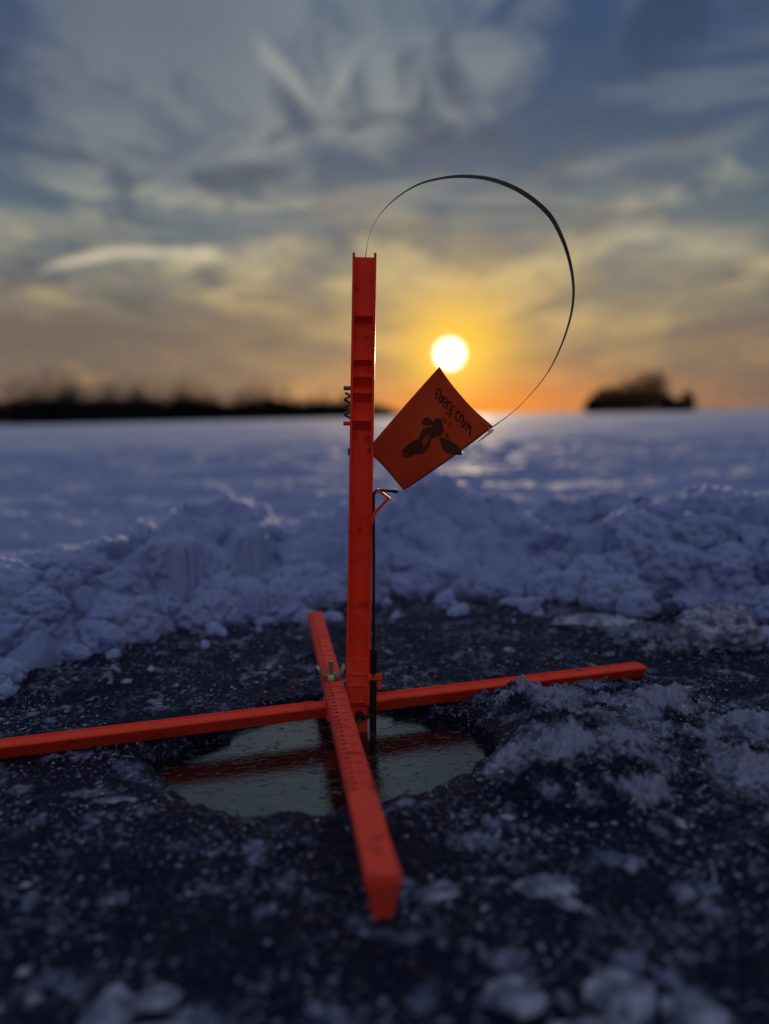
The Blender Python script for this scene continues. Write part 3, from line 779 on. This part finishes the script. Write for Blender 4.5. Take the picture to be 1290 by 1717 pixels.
# the heaped lumps of the bank: real rounded clods piled along its foot, face and crest
def piled_lumps():
    rg_ = random.Random(77); temps = []
    for k in range(9):
        b_ = bmesh.new(); bmesh.ops.create_icosphere(b_, subdivisions=4 if k < 6 else 5, radius=1)
        off = Vector((k*5.1, -k*2.7, k*1.9)); vv = []
        for v_ in b_.verts:
            q = v_.co.copy()
            a = mn.noise(q*1.0+off)*.45+(.5-abs(mn.noise(q*2.1+off)))*.30+mn.noise(q*5+off)*.14+mn.noise(q*11+off)*.09
            vv.append(q*(1+a))
        b_.verts.index_update()
        temps.append((np.array([tuple(q) for q in vv]), np.array([[v_.index for v_ in f.verts] for f in b_.faces]))); b_.free()
    V_, F_, n0 = [], [], 0
    spots = [(-.455, .965, .050, .012), (-.385, 1.05, .045, .012), (-.40, 1.10, .050, .05), (-.345, 1.14, .030, .01), (-.345, 1.20, .050, .065), (-.262, 1.17, .040, .022), (-.215, 1.19, .034, .015), (-.29, 1.23, .045, .05), (-.17, 1.22, .026, .01),
             (-.51, .93, .055, .02), (-.50, 1.02, .055, .06), (-.60, .90, .06, .03), (-.44, 1.12, .05, .07), (.055, 1.36, .04, .02), (.09, 1.37, .034, .03), (.335, 1.235, .040, .03), (.40, 1.23, .045, .04), (.46, 1.20, .05, .05), (.53, 1.17, .05, .045), (.44, 1.27, .06, .075), (.52, 1.24, .06, .08), (.62, 1.16, .06, .06), (.30, 1.21, .026, .01)]
    for i in range(430):
        x_ = rg_.uniform(-1.0, 1.0); o_ = abs(rg_.gauss(0, .055)) if i % 3 else rg_.uniform(.0, .36)
        if o_ > .09 and -.16 < x_ < .30 and rg_.random() < .8: continue      # the middle of the bank is a smooth drift
        h_ = float(np.interp(x_, HX, HH))*float(sst(0, .29, np.float64(o_)))**.85
        r_ = rg_.choice((.006, .008, .011, .014, .018, .026, .036))*rg_.uniform(.8, 1.25)
        spots.append((x_, float(np.interp(x_, EX, EY))+o_-.012, r_, max(h_*.93-.25*r_, r_*.25)))
    for i, (x_, y_, r_, z_) in enumerate(spots):
        tv, tf = temps[rg_.randrange(6, 9) if r_ > .03 else rg_.randrange(6)]
        a = rg_.uniform(0, 6.28); c_, s_ = math.cos(a), math.sin(a); b2 = rg_.uniform(-.6, .6)
        q = tv*np.array([rg_.uniform(.9, 1.3), rg_.uniform(.85, 1.15), rg_.uniform(.7, .95)])*r_
        q = np.stack([q[:, 0], q[:, 1]*math.cos(b2)-q[:, 2]*math.sin(b2), q[:, 1]*math.sin(b2)+q[:, 2]*math.cos(b2)], 1)
        q = np.stack([q[:, 0]*c_-q[:, 1]*s_, q[:, 0]*s_+q[:, 1]*c_, q[:, 2]], 1)+np.array([x_, y_, z_])
        V_.append(q); F_.append(tf+n0); n0 += len(q)
    V_ = np.concatenate(V_).astype(np.float32); F_ = np.concatenate(F_).astype(np.int32)
    me = bpy.data.meshes.new('snow_lumps')
    me.vertices.add(len(V_)); me.vertices.foreach_set('co', V_.ravel())
    me.loops.add(F_.size); me.loops.foreach_set('vertex_index', F_.ravel())
    me.polygons.add(len(F_)); me.polygons.foreach_set('loop_start', np.arange(0, F_.size, 3, dtype=np.int32))
    me.polygons.foreach_set('use_smooth', np.ones(len(F_), bool)); me.update(calc_edges=True)
    me.materials.append(SNOW)
    o = bpy.data.objects.new('snow_lumps', me); C.objects.link(o)
    o['kind'] = 'stuff'; o['label'] = 'heaped lumps of shovelled snow along the edge of the cleared ice'; o['category'] = 'snow lumps'
piled_lumps()

# uncountable crumbs of ice and snow
bm = bmesh.new(); rc = random.Random(9)
n_c = 0
while n_c < 3400:
    a = R(rc.uniform(-38, 38)); r0 = rc.uniform(.30, 1.45)
    x_, y_ = r0*math.sin(a), r0*math.cos(a)
    if float(hole_d(np.array([x_]), np.array([y_]))[0]) < .012: continue
    yb = float(np.interp(x_, EX, EY)); near_b = math.exp(-abs(yb-y_)/.10)
    cl = float(fbm(np.array([x_*7.]), np.array([y_*7.]), 3)[0])
    if rc.random() > .20+.8*near_b+max(0, cl)*1.2: continue
    n_c += 1
    s = rc.uniform(.0005, .0020)*(1+2.2*near_b*rc.random())*(rc.uniform(2, 4) if rc.random() < .06 else 1)
    zz = float(ice_h(np.array([[x_]]), np.array([[y_]]))[0][0, 0])
    vs_ = bmesh.ops.create_icosphere(bm, subdivisions=1, radius=s, matrix=Matrix.Translation((x_, y_, zz+s*.15)) @ Matrix.Rotation(rc.random()*6, 4, 'Z') @ Matrix.Diagonal((rc.uniform(.8, 1.8), rc.uniform(.6, 1.2), rc.uniform(.4, .8), 1)))['verts']
    for q in vs_: q.co += Vector((rc.uniform(-1, 1), rc.uniform(-1, 1), rc.uniform(-1, 1)))*s*.22
o = link('ice_crumbs', bm, CH, smooth=True); o['kind'] = 'stuff'
o['label'] = 'scattered crumbs of ice and snow all over the dark ice'; o['category'] = 'ice crumbs'

# ------------------------------------------------------------------ far shore
BARK = mat('dark_bark', (.012, .010, .010, 1), .9, .1)
NEED = mat('dark_twigs', (.010, .011, .010, 1), .9, .1)
def twigs(bm, c_, rx_, rz_, n, s, rg):
    for _ in range(n):
        while True:
            q = Vector((rg.uniform(-1, 1), rg.uniform(-1, 1), rg.uniform(-1, 1)))
            if q.length < 1: break
        b = c_+Vector((q.x*rx_, q.y*rx_, q.z*rz_))
        d1 = Vector((rg.gauss(0, 1), rg.gauss(0, 1), rg.gauss(.6, 1))).normalized()*s*rg.uniform(.6, 1.6); d2 = d1.orthogonal().normalized()*s*rg.uniform(.25, .5)
        bm.faces.new([bm.verts.new(b), bm.verts.new(b+d1+d2), bm.verts.new(b+d1-d2)])
def limb_tree(bm, base, h, rg, tr=.09):
    top_ = base+Vector((rg.uniform(-.2, .2), 0, h))
    tube(bm, [base, base.lerp(top_, .5)+Vector((rg.uniform(-.15, .15), 0, 0)), top_], [tr, tr*.6, tr*.15], 6)
    for k in range(9):
        f_ = rg.uniform(.25, .85); p0 = base.lerp(top_, f_); a = rg.uniform(0, 6.28); l_ = h*(1-f_)*rg.uniform(.5, .8)+.3
        p1 = p0+Vector((math.cos(a)*l_*.6, math.sin(a)*l_*.6, l_*.7))
        tube(bm, [p0, p0.lerp(p1, .5)+Vector((0, 0, -.1*l_*.3)), p1], [tr*.35, tr*.22, tr*.06], 4)
rg = random.Random(21)
DIST = 200.
bm = bmesh.new()
prof = [(-34, 6), (-27, 7.5), (-25, 8), (-22.5, 8.2), (-21, 6), (-19.5, 6.5), (-17, 7), (-15.5, 5.5), (-14, 7), (-12, 5.0), (-10.5, 4.2), (-8.8, 6.6), (-7.2, 5.2), (-6, 4.0), (-4.5, 4.6), (-3, 4.8), (-1.5, 4.0), (0, 2.2), (1.5, .6)]
for k in range(320):
    u = rg.uniform(-34, 1.2); h = np.interp(u, [q[0] for q in prof], [q[1] for q in prof])*1.5*rg.choice((.6, .75, .9, 1.0, 1.15, 1.3))
    D = DIST+rg.uniform(-8, 25); b = Vector((D*math.sin(R(u)), D*math.cos(R(u)), -.2))
    limb_tree(bm, b, h, rg)
    twigs(bm, b+Vector((0, 0, h*.62)), h*.20, h*.42, 70, .30, rg)
    twigs(bm, b+Vector((0, 0, h*.22)), h*.3+.6, h*.28, 90, .6, rg)
for k in range(420):
    u = rg.uniform(-34, 1.0); D = DIST+rg.uniform(-4, 10); h = min(5.5, np.interp(u, [q[0] for q in prof], [q[1] for q in prof])*.85)
    b = Vector((D*math.sin(R(u)), D*math.cos(R(u)), 0)); twigs(bm, b+Vector((0, 0, h*.45)), 1.8, h*.6, 80, .6, rg)
o = link('far_woods', bm, BARK); o['kind'] = 'stuff'; o['label'] = 'low dark wood along the far shore left of the post'; o['category'] = 'woods'

grove = [(993, 20, .3), (1004, 32, .25), (1019, 36, .3), (1036, 37, .3), (1052, 47, .25), (1066, 40, .3), (1078, 54, .28), (1092, 54, .28), (1106, 56, .2), (1118, 22, .4), (1134, 16, .4), (1152, 28, .2)]
GL_ = ['leftmost dark low bush of the small grove on the right horizon', 'second low dark bush from the left end of the right horizon grove', 'low dark bushy tree in the left third of the right horizon grove',
       'dark bushy tree where the right horizon grove starts to rise', 'dark tree on the rising left shoulder of the right horizon grove', 'dark bushy tree just left of the highest tree of the grove',
       'left one of the tall dark trees at the top of the grove', 'middle one of the tall dark trees at the top of the grove', 'right one of the tall dark trees where the grove drops steeply',
       'low dark bush just right of the steep drop of the grove', 'lowest dark bush near the right end of the grove', 'rightmost small dark tree standing at the end of the grove']
for gi, (pxx, hh, wr) in enumerate(grove):
    D = 150+rg.uniform(-4, 6); u = math.atan((pxx-645)/1290.); h = hh*.140
    base_ = Vector((D*math.tan(u), D, 0))
    tr_ = bpy.data.objects.new('bare_tree', None); C.objects.link(tr_); tr_.location = base_
    tr_['label'] = GL_[gi]; tr_['category'] = 'tree'; tr_['group'] = 'trees of the small grove on the right horizon'
    bm = bmesh.new(); limb_tree(bm, Vector((0, 0, -.3)), h, rg, .12); link('trunk', bm, BARK, tr_)
    bm = bmesh.new(); twigs(bm, Vector((0, 0, h*.55)), h*wr+.5, h*.47, 620, .40, rg); twigs(bm, Vector((0, 0, h*.2)), h*.15+1.3, h*.3+.3, 320, .5, rg)
    link('crown', bm, NEED, tr_)
